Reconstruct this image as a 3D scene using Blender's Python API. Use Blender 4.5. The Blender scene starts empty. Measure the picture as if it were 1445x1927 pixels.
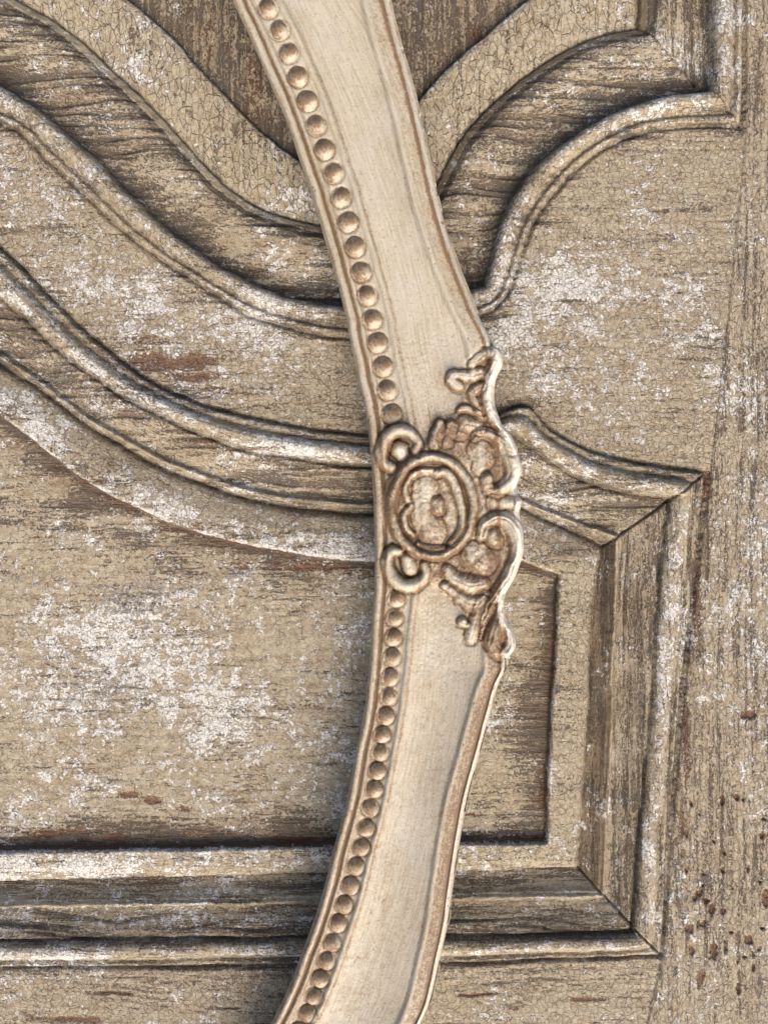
import bpy, math
import numpy as np
from mathutils import Vector

# ------------------------------------------------------------------ scale, camera, light
S = 0.0004            # metres for one unit of the working drawing (0.4 mm)
CX, CY = 722.5, 963.5 # centre of the drawing
D = 0.75              # camera to door plane, metres
FD = 0.036            # frame reference plane above the door face
TH = 0.054            # door face above the floor: the door lies flat, the camera looks down on it
KF = (D - FD) / D     # true size of the frame drawing at that distance
scn = bpy.context.scene

cam = bpy.data.cameras.new("camera"); camo = bpy.data.objects.new("camera", cam)
scn.collection.objects.link(camo)
cam.sensor_fit = 'VERTICAL'; cam.sensor_height = 36.0
cam.lens = 36.0 * D / (1927 * S)
cam.clip_start = 0.01; cam.clip_end = 100
camo.location = (0, 0, D + TH); camo.rotation_euler = (0, 0, 0)
cam.dof.use_dof = True; cam.dof.focus_distance = D - FD - 0.006; cam.dof.aperture_fstop = 14.0
scn.camera = camo

SUN_EL, SUN_AZ = math.radians(42), math.radians(-74)   # azimuth from +X (right of the picture) towards +Y (its top)
wd = bpy.data.worlds.new("World"); scn.world = wd; wd.use_nodes = True
nt = wd.node_tree; nt.nodes.clear()
sky = nt.nodes.new('ShaderNodeTexSky'); sky.sky_type = 'NISHITA'; sky.sun_disc = False
sky.sun_elevation = SUN_EL; sky.sun_rotation = math.radians(90) - SUN_AZ
sky.air_density = 0.8; sky.dust_density = 6.0; sky.ozone_density = 0.6
bg = nt.nodes.new('ShaderNodeBackground'); bg.inputs['Strength'].default_value = 0.15
wo = nt.nodes.new('ShaderNodeOutputWorld')
nt.links.new(sky.outputs[0], bg.inputs['Color']); nt.links.new(bg.outputs[0], wo.inputs['Surface'])
sun = bpy.data.lights.new("sun", 'SUN'); sun.energy = 1.5; sun.angle = math.radians(38); sun.color = (1.0, 0.94, 0.86)
suno = bpy.data.objects.new("sun", sun); scn.collection.objects.link(suno)
_d = Vector((math.cos(SUN_AZ) * math.cos(SUN_EL), math.sin(SUN_AZ) * math.cos(SUN_EL), math.sin(SUN_EL)))
suno.rotation_euler = _d.to_track_quat('Z', 'Y').to_euler()
scn.view_settings.view_transform = 'Standard'; scn.view_settings.look = 'None'
scn.view_settings.exposure = 0.52; scn.view_settings.gamma = 1.0

# ------------------------------------------------------------------ numeric helpers
def h2(ix, iy, seed):
    a = (ix.astype(np.int64) * 374761393 + iy.astype(np.int64) * 668265263 + seed * 974634777) & 0xFFFFFFFF
    a = ((a ^ (a >> 13)) * 1274126177) & 0xFFFFFFFF
    a = ((a ^ (a >> 16)) * 2246822519) & 0xFFFFFFFF
    return ((a ^ (a >> 15)) & 0xFFFFFF).astype(np.float32) / float(0xFFFFFF)

def vn(x, y, seed=0):
    fx = np.floor(x); fy = np.floor(y)
    tx = (x - fx).astype(np.float32); ty = (y - fy).astype(np.float32)
    tx = tx * tx * (3 - 2 * tx); ty = ty * ty * (3 - 2 * ty)
    a = h2(fx, fy, seed); b = h2(fx + 1, fy, seed); c = h2(fx, fy + 1, seed); d = h2(fx + 1, fy + 1, seed)
    return (a + (b - a) * tx) * (1 - ty) + (c + (d - c) * tx) * ty

def fbm(x, y, seed=0, octv=3):
    s = 0; a = 0.5; t = 0
    for k in range(octv):
        s = s + a * vn(x * 2 ** k + 17.3 * k, y * 2 ** k + 9.1 * k, seed + k); t += a; a *= 0.5
    return s / t

def ss(lo, hi, x):
    t = np.clip((x - lo) / (hi - lo), 0, 1); return t * t * (3 - 2 * t)

def crom(pts, step=12.0):
    p = np.array(pts, float)
    if len(p) < 3: return p
    q = np.vstack([2 * p[0] - p[1], p, 2 * p[-1] - p[-2]]); out = []
    for i in range(1, len(q) - 2):
        n = max(1, int(np.hypot(*(q[i + 1] - q[i])[:2]) / step))
        for k in range(n):
            t = k / n
            out.append(0.5 * ((2 * q[i]) + (-q[i - 1] + q[i + 1]) * t + (2 * q[i - 1] - 5 * q[i] + 4 * q[i + 1] - q[i + 2]) * t * t
                              + (-q[i - 1] + 3 * q[i] - 3 * q[i + 1] + q[i + 2]) * t ** 3))
    out.append(p[-1]); return np.array(out)

def seg_dist(X, Y, poly, closed=False):
    """distance to a polyline plus the parameter (in vertices) of the nearest point"""
    best = np.full(X.shape, 1e9, np.float32); par = np.zeros(X.shape, np.float32)
    n = len(poly)
    for i in range(n if closed else n - 1):
        ax, ay = poly[i][:2]; bx, by = poly[(i + 1) % n][:2]
        dx, dy = bx - ax, by - ay; L = dx * dx + dy * dy
        if L < 1e-9: continue
        t = np.clip(((X - ax) * dx + (Y - ay) * dy) / L, 0, 1)
        d = (X - ax - t * dx) ** 2 + (Y - ay - t * dy) ** 2
        m = d < best
        best = np.where(m, d, best); par = np.where(m, i + t, par)
    return np.sqrt(best), par

def inside(X, Y, poly):
    r = np.zeros(X.shape, bool); n = len(poly)
    for i in range(n):
        ax, ay = poly[i]; bx, by = poly[(i + 1) % n]
        if ay == by: continue
        c = ((ay > Y) != (by > Y)) & (X < (bx - ax) * (Y - ay) / (by - ay) + ax)
        r ^= c
    return r

def sdf_grid(chains, gx, gy, step=26.0):
    poly = np.vstack([crom(c, step) for c in chains])
    X, Y = np.meshgrid(gx, gy); X = X.astype(np.float32); Y = Y.astype(np.float32)
    d, _ = seg_dist(X, Y, poly, True)
    return np.where(inside(X, Y, poly), d, -d)

def bilin(F, gx, gy, X, Y):
    u = (X - gx[0]) / (gx[1] - gx[0]); v = (Y - gy[0]) / (gy[1] - gy[0])
    i = np.clip(np.floor(u).astype(int), 0, len(gx) - 2); j = np.clip(np.floor(v).astype(int), 0, len(gy) - 2)
    u = u - i; v = v - j
    return (F[j, i] * (1 - u) + F[j, i + 1] * u) * (1 - v) + (F[j + 1, i] * (1 - u) + F[j + 1, i + 1] * u) * v

def interp(x, xs, ys): return np.interp(x, xs, ys).astype(np.float32)

# ------------------------------------------------------------------ node helpers
class Mat:
    def __init__(self, name):
        self.m = bpy.data.materials.new(name); self.m.use_nodes = True
        self.t = self.m.node_tree; self.t.nodes.clear()
        self.out = self.n('ShaderNodeOutputMaterial'); self.b = self.n('ShaderNodeBsdfPrincipled')
        self.t.links.new(self.b.outputs[0], self.out.inputs[0])
    def n(self, ty): return self.t.nodes.new(ty)
    def put(self, sock, v):
        if isinstance(v, bpy.types.NodeSocket): self.t.links.new(v, sock)
        elif isinstance(v, (tuple, list)) and len(v) == 3 and sock.type == 'RGBA': sock.default_value = (*v, 1)
        else: sock.default_value = v
    def math(self, op, a, b=0.0, c=0.0, clamp=False):
        n = self.n('ShaderNodeMath'); n.operation = op; n.use_clamp = clamp
        self.put(n.inputs[0], a); self.put(n.inputs[1], b); self.put(n.inputs[2], c); return n.outputs[0]
    def add(self, a, b): return self.math('ADD', a, b)
    def mul(self, a, b): return self.math('MULTIPLY', a, b)
    def sub(self, a, b): return self.math('SUBTRACT', a, b)
    def step(self, x, lo, hi, a=0.0, b=1.0):
        n = self.n('ShaderNodeMapRange'); n.interpolation_type = 'SMOOTHSTEP'
        self.put(n.inputs[0], x); n.inputs[1].default_value = lo; n.inputs[2].default_value = hi
        n.inputs[3].default_value = a; n.inputs[4].default_value = b; return n.outputs[0]
    def attr(self, name):
        n = self.n('ShaderNodeAttribute'); n.attribute_name = name; return n.outputs['Fac']
    def coords(self, k=1.0 / S):
        tc = self.n('ShaderNodeTexCoord'); v = self.n('ShaderNodeVectorMath'); v.operation = 'SCALE'
        self.t.links.new(tc.outputs['Object'], v.inputs[0]); v.inputs['Scale'].default_value = k; return v.outputs[0]
    def vmul(self, v, s):
        n = self.n('ShaderNodeVectorMath'); n.operation = 'MULTIPLY'; self.put(n.inputs[0], v); n.inputs[1].default_value = s; return n.outputs[0]
    def vadd(self, v, w):
        n = self.n('ShaderNodeVectorMath'); n.operation = 'ADD'; self.put(n.inputs[0], v); self.put(n.inputs[1], w); return n.outputs[0]
    def comb(self, x, y, z=0.0):
        n = self.n('ShaderNodeCombineXYZ'); self.put(n.inputs[0], x); self.put(n.inputs[1], y); self.put(n.inputs[2], z); return n.outputs[0]
    def noise(self, v, scale=1.0, detail=2.0, rough=0.5, dist=0.0, color=False):
        n = self.n('ShaderNodeTexNoise'); self.put(n.inputs['Vector'], v); n.inputs['Scale'].default_value = scale
        n.inputs['Detail'].default_value = detail; n.inputs['Roughness'].default_value = rough; n.inputs['Distortion'].default_value = dist
        return n.outputs['Color' if color else 'Fac']
    def voro(self, v, scale=1.0, feat='DISTANCE_TO_EDGE', rnd=1.0):
        n = self.n('ShaderNodeTexVoronoi'); n.feature = feat; self.put(n.inputs['Vector'], v)
        n.inputs['Scale'].default_value = scale; n.inputs['Randomness'].default_value = rnd; return n.outputs['Distance']
    def mix(self, f, a, b):
        n = self.n('ShaderNodeMix'); n.data_type = 'RGBA'
        self.put(n.inputs[0], f); self.put(n.inputs[6], a); self.put(n.inputs[7], b); return n.outputs[2]
    def bump(self, h, dist, strength=1.0, prev=None):
        n = self.n('ShaderNodeBump'); self.put(n.inputs['Height'], h); n.inputs['Distance'].default_value = dist
        n.inputs['Strength'].default_value = strength
        if prev is not None: self.t.links.new(prev, n.inputs['Normal'])
        return n.outputs[0]

def door_paint(name, vertical, cellk=1.45, lines=0.5):
    M = Mat(name); P = M.coords()
    wob = M.vmul(M.vadd(M.noise(P, 0.05, 2, color=True), (-.5, -.5, -.5)), (9, 9, 9))
    Pw = M.vadd(P, wob)
    fine = M.add(M.mul(M.sub(M.noise(P, 0.24, 3, 0.75), .5), 1.5), .5); mid = M.noise(P, 0.11, 4, 0.62); big = M.noise(P, 0.012, 3, 0.6); big2 = M.noise(M.vadd(P, (900, 0, 300)), 0.02, 4, 0.6)
    st = (0.13, 1, 0.010) if vertical else (0.010, 1, 0.13)
    gr = M.noise(M.vmul(P, st), 1.0, 4, 0.6)
    st2 = (0.34, 1, 0.03) if vertical else (0.03, 1, 0.34)
    grf = M.noise(M.vmul(P, st2), 1.0, 2, 0.6)
    st3 = (0.16, 1, 0.008) if vertical else (0.008, 1, 0.16)
    gr3 = M.noise(M.vmul(Pw, st3), 1.0, 3, 0.55)
    tan = M.mix(M.step(big2, .35, .65), (0.300, 0.232, 0.140), (0.365, 0.308, 0.212))
    tan = M.mix(M.mul(M.step(mid, .36, .62), .8), tan, (0.48, 0.415, 0.30))
    tan = M.mix(M.mul(M.step(gr, .45, .66), 0.5), tan, (0.25, 0.175, 0.10))
    tan = M.mix(M.mul(M.step(fine, .50, .95), 0.35), tan, (0.58, 0.51, 0.42))
    tan = M.mix(M.mul(M.step(fine, .44, .12), 0.35), tan, (0.25, 0.18, 0.12))
    tan = M.mix(M.mul(M.step(M.noise(M.vadd(P, (0, 0, 800)), .03, 4, .7), .5, .7), .45), tan, (0.33, 0.285, 0.215))
    tan = M.mix(M.mul(M.step(M.add(M.attr('stain'), M.add(M.mul(M.sub(mid, .5), .7), M.mul(M.sub(gr3, .5), 1.0))), .15, .75), .75), tan, (0.165, 0.108, 0.055))
    # chalky white remains of an upper coat: small crisp flakes, denser in patches
    chalk = M.attr('chalk')
    s3 = (1, 1, 1.15) if not vertical else (1.15, 1, 1)
    n_a = M.noise(M.vmul(P, s3), 0.065, 5, 0.68, 0.5); n_b = M.noise(M.vadd(P, (50, 0, 90)), 0.26, 2, 0.6)
    blob = M.add(M.mul(M.sub(n_a, .5), 2.2), M.mul(M.sub(n_b, .5), .7))
    lowc = M.noise(P, 0.022, 3, .6)
    c1 = M.step(M.add(blob, M.add(M.mul(M.sub(chalk, 0.5), 0.72), M.add(M.mul(M.sub(lowc, .5), 1.3), M.mul(M.sub(gr3, .5), .25)))), 0.085, 0.22)
    spk = M.voro(Pw, 0.062, 'F1'); sp = M.mul(M.step(M.add(spk, M.mul(M.sub(n_b, .5), .35)), .34, .24), M.step(M.add(M.noise(P, 0.05, 3), M.mul(chalk, .40)), .70, .80))
    c1 = M.math('MAXIMUM', c1, M.mul(sp, .9))
    col = M.mix(M.mul(c1, 0.84), tan, M.mix(M.step(n_b, .38, .60), (0.50, 0.465, 0.40), (0.78, 0.765, 0.73)))
    # slate grey weathering
    sl = M.step(M.add(M.mul(M.attr('slate'), 0.5), M.add(M.mul(M.sub(mid, .5), 1.4), M.add(M.mul(M.sub(gr3, .5), 1.0), M.mul(M.sub(fine, .5), .8)))), 0.26, 0.52)
    col = M.mix(M.mul(sl, 0.75), col, (0.19, 0.175, 0.165))
    # bare grain where the paint has gone
    csz = (0.066, 1, 0.043) if vertical else (0.058, 1, 0.055)
    cell = M.n('ShaderNodeTexVoronoi'); cell.feature = 'F1'; M.put(cell.inputs['Vector'], M.vmul(Pw, (csz[0] * 1.6, 0.02, csz[2] * 1.6))); cell.inputs['Randomness'].default_value = 0.9
    sepc = M.n('ShaderNodeSeparateColor'); M.t.links.new(cell.outputs['Color'], sepc.inputs[0]); cr = sepc.outputs[0]
    bare = M.add(M.attr('bare'), M.add(M.mul(M.sub(gr3, .5), 2.3), M.add(M.mul(M.sub(grf, .5), 1.2), M.add(M.mul(M.sub(fine, .5), .45), M.mul(M.sub(cr, .5), .45)))))
    bm = M.step(bare, 0.36, 0.52)
    wood = M.mix(M.step(grf, .35, .65), (0.042, 0.030, 0.020), (0.150, 0.110, 0.076))
    wood = M.mix(M.step(big, .42, .62), wood, (0.085, 0.070, 0.057))
    col = M.mix(M.mul(bm, 0.9), col, wood)
    ru = M.add(M.attr('rust'), M.add(M.mul(M.sub(gr3, .5), 1.6), M.mul(M.sub(fine, .5), .9)))
    rm = M.step(ru, 0.46, 0.64)
    col = M.mix(M.mul(rm, 0.88), col, M.mix(M.step(grf, .4, .6), (0.10, 0.045, 0.026), (0.21, 0.105, 0.058)))
    # craquelure
    cs = (0.080, 1, 0.040) if vertical else (0.070, 1, 0.064)
    d1 = M.voro(M.vmul(Pw, (cs[0] * cellk, 0.02, cs[2] * cellk)), 1.0, rnd=0.9)
    vis = M.step(M.add(M.mul(M.sub(M.noise(P, 0.06, 4, .65), .5), 2.2), M.mul(M.attr('crack'), 0.75)), 0.15, 0.85)
    ck = M.mul(M.step(d1, 0.045 * cellk, 0.008 * cellk), M.mul(vis, lines + .2))
    d2 = M.voro(M.vmul(M.vadd(Pw, (300, 0, 77)), (cs[0] * 2.1, 0.02, cs[2] * 2.1)), 1.0)
    ck2 = M.mul(M.mul(M.step(d2, 0.06, 0.02), vis), 0.22)
    ck = M.math('MAXIMUM', ck, ck2); ck = M.mul(ck, M.sub(1.0, M.mul(bm, .6)))
    col = M.mix(M.mul(ck, 0.80), col, (0.085, 0.06, 0.042))
    M.put(M.b.inputs['Base Color'], col)
    M.put(M.b.inputs['Roughness'], M.step(fine, .2, .8, 0.62, 0.9)); M.b.inputs['Specular IOR Level'].default_value = 0.3
    hgt = M.add(M.mul(c1, 0.5), M.add(M.mul(fine, 0.8), M.mul(mid, 0.9)))
    hgt = M.sub(hgt, M.add(M.mul(ck, 1.3), M.add(M.mul(bm, M.add(0.5, M.mul(grf, 1.0))), M.mul(rm, .5))))
    M.put(M.b.inputs['Normal'], M.bump(hgt, 0.0011, 0.9))
    return M.m

def frame_paint(name):
    M = Mat(name); P = M.coords()
    st = M.comb(M.mul(M.attr('along'), 0.012), M.mul(M.attr('across'), 0.22), 0.0)
    brush = M.noise(st, 1.0, 4, 0.62)
    st2 = M.comb(M.mul(M.attr('along'), 0.05), M.mul(M.attr('across'), 0.38), 3.0)
    brush2 = M.noise(st2, 1.0, 3, 0.7)
    fine = M.add(M.mul(M.sub(M.noise(P, 0.24, 2, 0.7), .5), 2.0), .5); mid = M.add(M.mul(M.sub(M.noise(P, 0.09, 4, 0.65), .5), 1.5), .5); big = M.noise(P, 0.012, 2)
    g = M.attr('glaze')
    base = M.mix(M.step(brush, .35, .68), (0.50, 0.442, 0.335), (0.38, 0.322, 0.228))
    base = M.mix(M.mul(M.step(big, .4, .65), .35), base, (0.50, 0.465, 0.40))
    base = M.mix(M.mul(M.step(fine, .40, .05), .6), base, (0.24, 0.165, 0.095))
    base = M.mix(M.mul(M.step(fine, .58, .95), .45), base, (0.60, 0.545, 0.44))
    gm = M.add(g, M.add(M.mul(M.sub(fine, .5), .75), M.add(M.mul(M.sub(brush2, .5), .8), M.mul(M.sub(mid, .5), .55))))
    col = M.mix(M.mul(M.step(gm, .12, .62), .62), base, (0.275, 0.188, 0.103))
    col = M.mix(M.mul(M.step(gm, .48, .95), .85), col, (0.16, 0.092, 0.045))
    # dark flecks of glaze spatter
    fl = M.mul(M.step(M.noise(P, 0.9, 1, .5), .69, .76), M.step(mid, .42, .6))
    col = M.mix(M.mul(fl, .5), col, (0.16, 0.10, 0.06))
    rub_light = M.step(M.add(M.attr('rub_light'), M.add(M.mul(M.sub(brush2, .5), .6), M.mul(M.sub(fine, .5), .5))), .35, .75)
    col = M.mix(M.mul(rub_light, .85), col, (0.74, 0.68, 0.58))
    M.put(M.b.inputs['Base Color'], col)
    M.put(M.b.inputs['Roughness'], M.step(mid, .3, .7, 0.42, 0.62)); M.b.inputs['Specular IOR Level'].default_value = 0.42
    h = M.add(M.mul(brush, .5), M.add(M.mul(fine, .35), M.mul(mid, .6)))
    M.put(M.b.inputs['Normal'], M.bump(h, 0.0006, 0.6))
    return M.m

def plain_wood(name):
    M = Mat(name); P = M.coords(); g = M.noise(M.vmul(P, (0.02, 1, 0.3)), 1, 4)
    M.put(M.b.inputs['Base Color'], M.mix(g, (0.12, 0.08, 0.05), (0.22, 0.16, 0.11))); M.b.inputs['Roughness'].default_value = .85
    return M.m

def mk_mesh(name, co, quads, nor, attrs, mat, parent, mask=None):
    q = quads if mask is None else quads[mask]
    if len(q) == 0: return None
    uq, inv = np.unique(q, return_inverse=True)
    me = bpy.data.meshes.new(name)
    me.vertices.add(len(uq)); me.vertices.foreach_set('co', co[uq].astype(np.float32).ravel())
    me.loops.add(q.size); me.loops.foreach_set('vertex_index', inv.ravel().astype(np.int32))
    me.polygons.add(len(q)); me.polygons.foreach_set('loop_start', np.arange(0, q.size, 4, dtype=np.int32))
    me.update(calc_edges=True); me.shade_smooth()
    for k, v in attrs.items():
        a = me.attributes.new(k, 'FLOAT', 'POINT'); a.data.foreach_set('value', v[uq].astype(np.float32))
    me.normals_split_custom_set_from_vertices(nor[uq].tolist())
    me.materials.append(mat)
    o = bpy.data.objects.new(name, me); scn.collection.objects.link(o)
    if parent: o.parent = parent
    return o

def grid_quads(nr, nc):
    j, i = np.meshgrid(np.arange(nr - 1), np.arange(nc - 1), indexing='ij'); a = j * nc + i
    return np.stack([a, a + nc, a + nc + 1, a + 1], -1).reshape(-1, 4)

def grid_normals(P):
    du = np.gradient(P, axis=1); dv = np.gradient(P, axis=0)
    n = np.cross(dv, du); n /= (np.linalg.norm(n, axis=2, keepdims=True) + 1e-12); return n

def root(name, label, cat, loc):
    o = bpy.data.objects.new(name, None); scn.collection.objects.link(o); o.location = loc; o.rotation_euler = (math.radians(-90), 0, 0)
    o['label'] = label; o['category'] = cat; o.empty_display_size = 0.05; return o

# ------------------------------------------------------------------ DOOR: moulding lines (drawing units)
UP = (-900, -1000)
uA = [[(-900,130),(-500,125),(-300,130),(-150,165),(-60,205),(0,232),(30,245),(60,270),(100,310),(140,350),(185,390),(220,425),(260,455),(300,485),(350,520),(400,553),(450,582),(500,603),(575,624),(655,636),(740,638),(820,625),(880,606),(930,580)],
      [(930,580),(952,556),(968,520),(980,475),(997,437),(1033,375),(1083,320),(1133,280),(1198,252),(1253,241),(1323,237),(1395,240)],
      [(1395,240),(1398,0),(1402,-1000)], [UP]]
uC = [[(-900,50),(-500,45),(-300,55),(-150,85),(-60,122),(0,155),(30,175),(65,200),(110,235),(150,270),(190,305),(225,345),(270,387),(310,425),(360,462),(400,490),(450,520),(500,543),(550,560),(640,572),(740,574),(820,562),(870,548),(908,538)],
      [(908,538),(912,515),(923,475),(938,425),(963,370),(993,325),(1038,285),(1093,245),(1148,215),(1203,192),(1263,179),(1331,172)],
      [(1331,172),(1334,0),(1338,-1000)], [UP]]
uE = [[(-900,-150),(-500,-150),(-300,-140),(-150,-105),(-60,-62),(0,-28),(50,2),(100,30),(150,68),(200,115),(240,150),(280,190),(330,245),(370,290),(415,335),(470,375),(530,400),(610,420),(690,428),(750,412),(795,380)],
      [(795,380),(818,345),(840,300),(863,260),(913,200),(963,155),(1023,110),(1083,75),(1148,50),(1204,42)],
      [(1204,42),(1206,0),(1210,-1000)], [UP]]
uF = [[(-900,-290),(-500,-290),(-300,-270),(-100,-200),(50,-130),(150,-75),(250,0),(310,50),(350,95),(400,150),(450,205),(500,250),(550,288),(600,312),(660,322),(710,300),(750,250)],
      [(750,250),(783,193),(823,140),(873,92),(923,50),(968,15),(1000,-15),(1060,-50),(1130,-80)],
      [(1130,-80),(1135,-1000)], [UP]]
LL = (-900,)
lA = [[(-900,300),(-500,290),(-300,305),(-150,360),(-60,418),(0,465),(50,510),(100,565),(150,615),(200,655),(250,695),(300,725),(350,750),(425,775),(500,792),(600,810),(690,820),(800,820),(880,803),(941,777),(972,764),(996,762)],
      [(996,762),(1012,778),(1035,806),(1064,826),(1105,847),(1163,863),(1220,874),(1328,888)],
      [(1328,888),(1322,950),(1315,1012),(1299,1135),(1283,1287),(1273,1387),(1260,1512),(1253,1637),(1243,1797)],
      [(1243,1797),(1100,1803),(830,1811),(400,1817),(0,1819),(-900,1825)]]
lC = [[(-900,375),(-500,365),(-300,385),(-150,440),(-60,505),(0,555),(60,610),(100,650),(150,690),(210,732),(275,767),(350,805),(425,833),(475,848),(575,865),(695,877),(800,870),(870,850),(920,826),(955,812)],
      [(955,812),(994,835),(1035,864),(1076,892),(1138,917),(1200,927),(1258,936)],
      [(1258,936),(1250,1010),(1237,1135),(1228,1287),(1220,1387),(1208,1512),(1198,1637),(1190,1757)],
      [(1190,1757),(840,1763),(575,1766),(0,1772),(-900,1778)]]
lD = [[(-900,490),(-500,485),(-300,510),(-150,566),(-60,626),(0,672),(50,704),(100,742),(150,779),(210,815),(275,853),(350,885),(425,912),(500,932),(600,944),(700,950),(800,944),(880,928),(935,922)],
      [(935,922),(978,944),(1040,968),(1097,990),(1161,1012)],
      [(1161,1012),(1158,1135),(1153,1287),(1151,1387),(1144,1512),(1138,1692)],
      [(1138,1692),(853,1697),(600,1702),(0,1712),(-900,1718)]]
lE = [[(-900,510),(-500,505),(-300,530),(-150,585),(-60,645),(0,690),(50,722),(100,760),(150,797),(210,832),(275,870),(350,902),(425,930),(500,950),(600,962),(700,970),(800,963),(880,946),(935,937)],
      [(935,937),(982,958),(1027,979),(1076,999),(1113,1016),(1138,1032)],
      [(1138,1032),(1124,1135),(1116,1287),(1112,1387),(1104,1512),(1095,1647)],
      [(1095,1647),(853,1654),(615,1657),(0,1672),(-900,1685)]]
lF = [[(-900,610),(-500,605),(-300,625),(-150,680),(-60,740),(0,785),(50,820),(90,855),(150,900),(210,935),(275,965),(325,987),(400,1010),(475,1027),(550,1042),(625,1052),(705,1059),(800,1060),(900,1052),(960,1052),(1006,1065),(1054,1083)],
      [(1054,1083),(1051,1135),(1043,1287),(1038,1387),(1033,1500),(1030,1590)],
      [(1030,1590),(863,1592),(630,1597),(0,1607),(-900,1612)]]
JOINT = [(1403,-800),(1403,240),(1385,430),(1368,600),(1338,870),(1322,1012),(1306,1135),(1290,1287),(1280,1387),(1267,1512),(1258,1637),(1247,1790),(1216,1927),(1130,2700)]

gx = np.arange(-640, 2100, 4.5); gy = np.arange(-640, 2580, 4.5)
SD = {k: sdf_grid(v, gx, gy) for k, v in dict(uA=uA, uC=uC, uE=uE, uF=uF, lA=lA, lC=lC, lD=lD, lE=lE, lF=lF).items()}

def axis(a, b, st, outer, big):
    mid = np.arange(a, b + st, st)
    l = np.arange(outer[0], a, big); r = np.arange(b + big, outer[1], big)
    return np.concatenate([l, mid, r])
xs = axis(-24, 1469, 2.05, (-600, 2050), 22); ys = axis(-24, 1951, 2.05, (-600, 2520), 22)
X, Y = np.meshgrid(xs, ys); X = X.astype(np.float32); Y = Y.astype(np.float32)
# hand-cut wobble of every line
wx = (fbm(X / 60, Y / 60, 5) - .5) * 6; wy = (fbm(X / 60, Y / 60, 8) - .5) * 6
wx += (vn(X / 9, Y / 9, 15) - .5) * 1.6; wy += (vn(X / 9, Y / 9, 18) - .5) * 1.6
q = {k: bilin(v, gx, gy, X + wx, Y + wy).astype(np.float32) for k, v in SD.items()}
q['uD'] = q['uE'] + 17
jx = interp(Y, [p[1] for p in JOINT], [p[0] for p in JOINT])
def band(o, i):
    a, b = q[o], q[i]; return np.clip(a / np.maximum(a - b, 1e-3), 0, 1)

H = np.zeros_like(X); W = np.full_like(X, -0.08); reg = np.zeros(X.shape, np.int32)
AMP = np.full_like(X, 1.2)       # grain groove depth
CR = np.full_like(X, 0.85)       # strength of the craquelure
# regions: 0 rail, 1 stile, 2 lower rail, 10 bead, 11 ogee, 12 quirk fillet, 13 border, 14 field ; +100 upper vertical piece, +200.. lower
outA_u = q['uA']; outA_l = q['lA']
near = np.maximum(outA_u, outA_l)
H += -5 * ss(-9, -1, near)
W += 0.42 * np.exp(-(np.maximum(-outA_u, 0) / 26) ** 1.2) + 0.42 * np.exp(-(np.maximum(-outA_l, 0) / 30) ** 1.2)
stile = X > jx
reg[:] = np.where(stile, 1, np.where(Y > 1790, 2, 0))
W = np.where(stile, 0.14 + 0.30 * ss(30, 0, X - jx) * ss(600, 900, Y), W)
AMP = np.where(stile, 2.2, np.where(reg == 2, 2.2, AMP + 1.6 * np.exp(-(np.maximum(-near, 0) / 45))))
H += np.where(stile, 2.0, 0) - 3.0 * np.exp(-((X - jx) / 2.2) ** 2) * (near < 0)

def apply(o, i, hx, hy, wxs, wys, code, amp, cr):
    m = (q[o] > 0) & (q[i] <= 0); t = band(o, i)
    H[m] = interp(t, hx, hy)[m]; W[m] = interp(t, wxs, wys)[m]; reg[m] = code; AMP[m] = amp; CR[m] = cr
# upper moulding
bx = [0, .04, .10, .20, .27, .31, .36, .45, .60, .75, .86, .95, 1]
by = [-5, 3, 7, 7, 3, 2, 6, 13, 17, 16, 12, 2, -8]
apply('uA', 'uC', bx, by, [0, .1, .3, .5, .8, .93, 1], [.5, .1, .25, .05, .05, .2, .6], 10, 0.5, 0.9)
apply('uC', 'uD', [0, .06, .16, .35, .55, .75, .90, 1], [-4, -10, -10, -6, -1, 2, 0, -9], [0, .12, .35, .55, .75, .88, 1], [.72, .62, .42, .26, .34, .62, .70], 11, 4.0, 0.5)
apply('uD', 'uE', [0, .15, .5, .85, 1], [-9, -9, -12, -15, -18], [0, .2, .5, 1], [.45, .15, .05, .3], 12, 0.4, 0.2)
apply('uE', 'uF', [0, .05, .12, .5, .9, .97, 1], [-18, -16, -14, -9, -8, -10, -14], [0, .1, .9, 1], [.1, .0, .02, .05], 13, 0.5, 0.85)
mf = q['uF'] > 0
H[mf] = (-14 - 7 * ss(0, 4, q['uF']))[mf]; W[mf] = (0.42 + 0.55 * np.exp(-(q['uF'] / 26)))[mf]; reg[mf] = 14; AMP[mf] = 1.8; CR[mf] = .7
# lower moulding
apply('lA', 'lC', bx, [-5, 2, 6, 7, 4, 3, 7, 13, 17, 16, 13, 8, 2], [0, .12, .3, .4, .6, .85, 1], [.6, .4, .35, .1, .05, .2, .5], 20, 0.9, 0.6)
apply('lC', 'lD', [0, .04, .12, .3, .5, .75, .90, .96, 1], [0, -2, 0, -3, -8, -14, -16, -9, -8], [0, .1, .35, .6, .8, .93, 1], [.56, .48, .40, .32, .28, .12, .08], 21, 3.4, 0.6)
apply('lD', 'lE', [0, .12, .3, .6, .9, 1], [-8, -9, -17, -24, -29, -28], [0, .2, .6, 1], [.1, .3, .45, .4], 22, 0.6, 0.2)
apply('lE', 'lF', [0, .06, .14, .5, .92, .975, 1], [-28, -21, -17, -9, -7, -9, -14], [0, .12, .9, 1], [.25, .02, .02, .0], 23, 0.5, 0.8)
mg = q['lF'] > 0
H[mg] = (-14 - 7 * ss(0, 4, q['lF']))[mg]; W[mg] = (-0.06 + 1.0 * np.exp(-(q['lF'] / (22 + 70 * ss(.35, .75, fbm(X / 110, Y / 60, 33)))) ** 1.6))[mg]; reg[mg] = 24; AMP[mg] = 1.3; CR[mg] = .6
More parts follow.
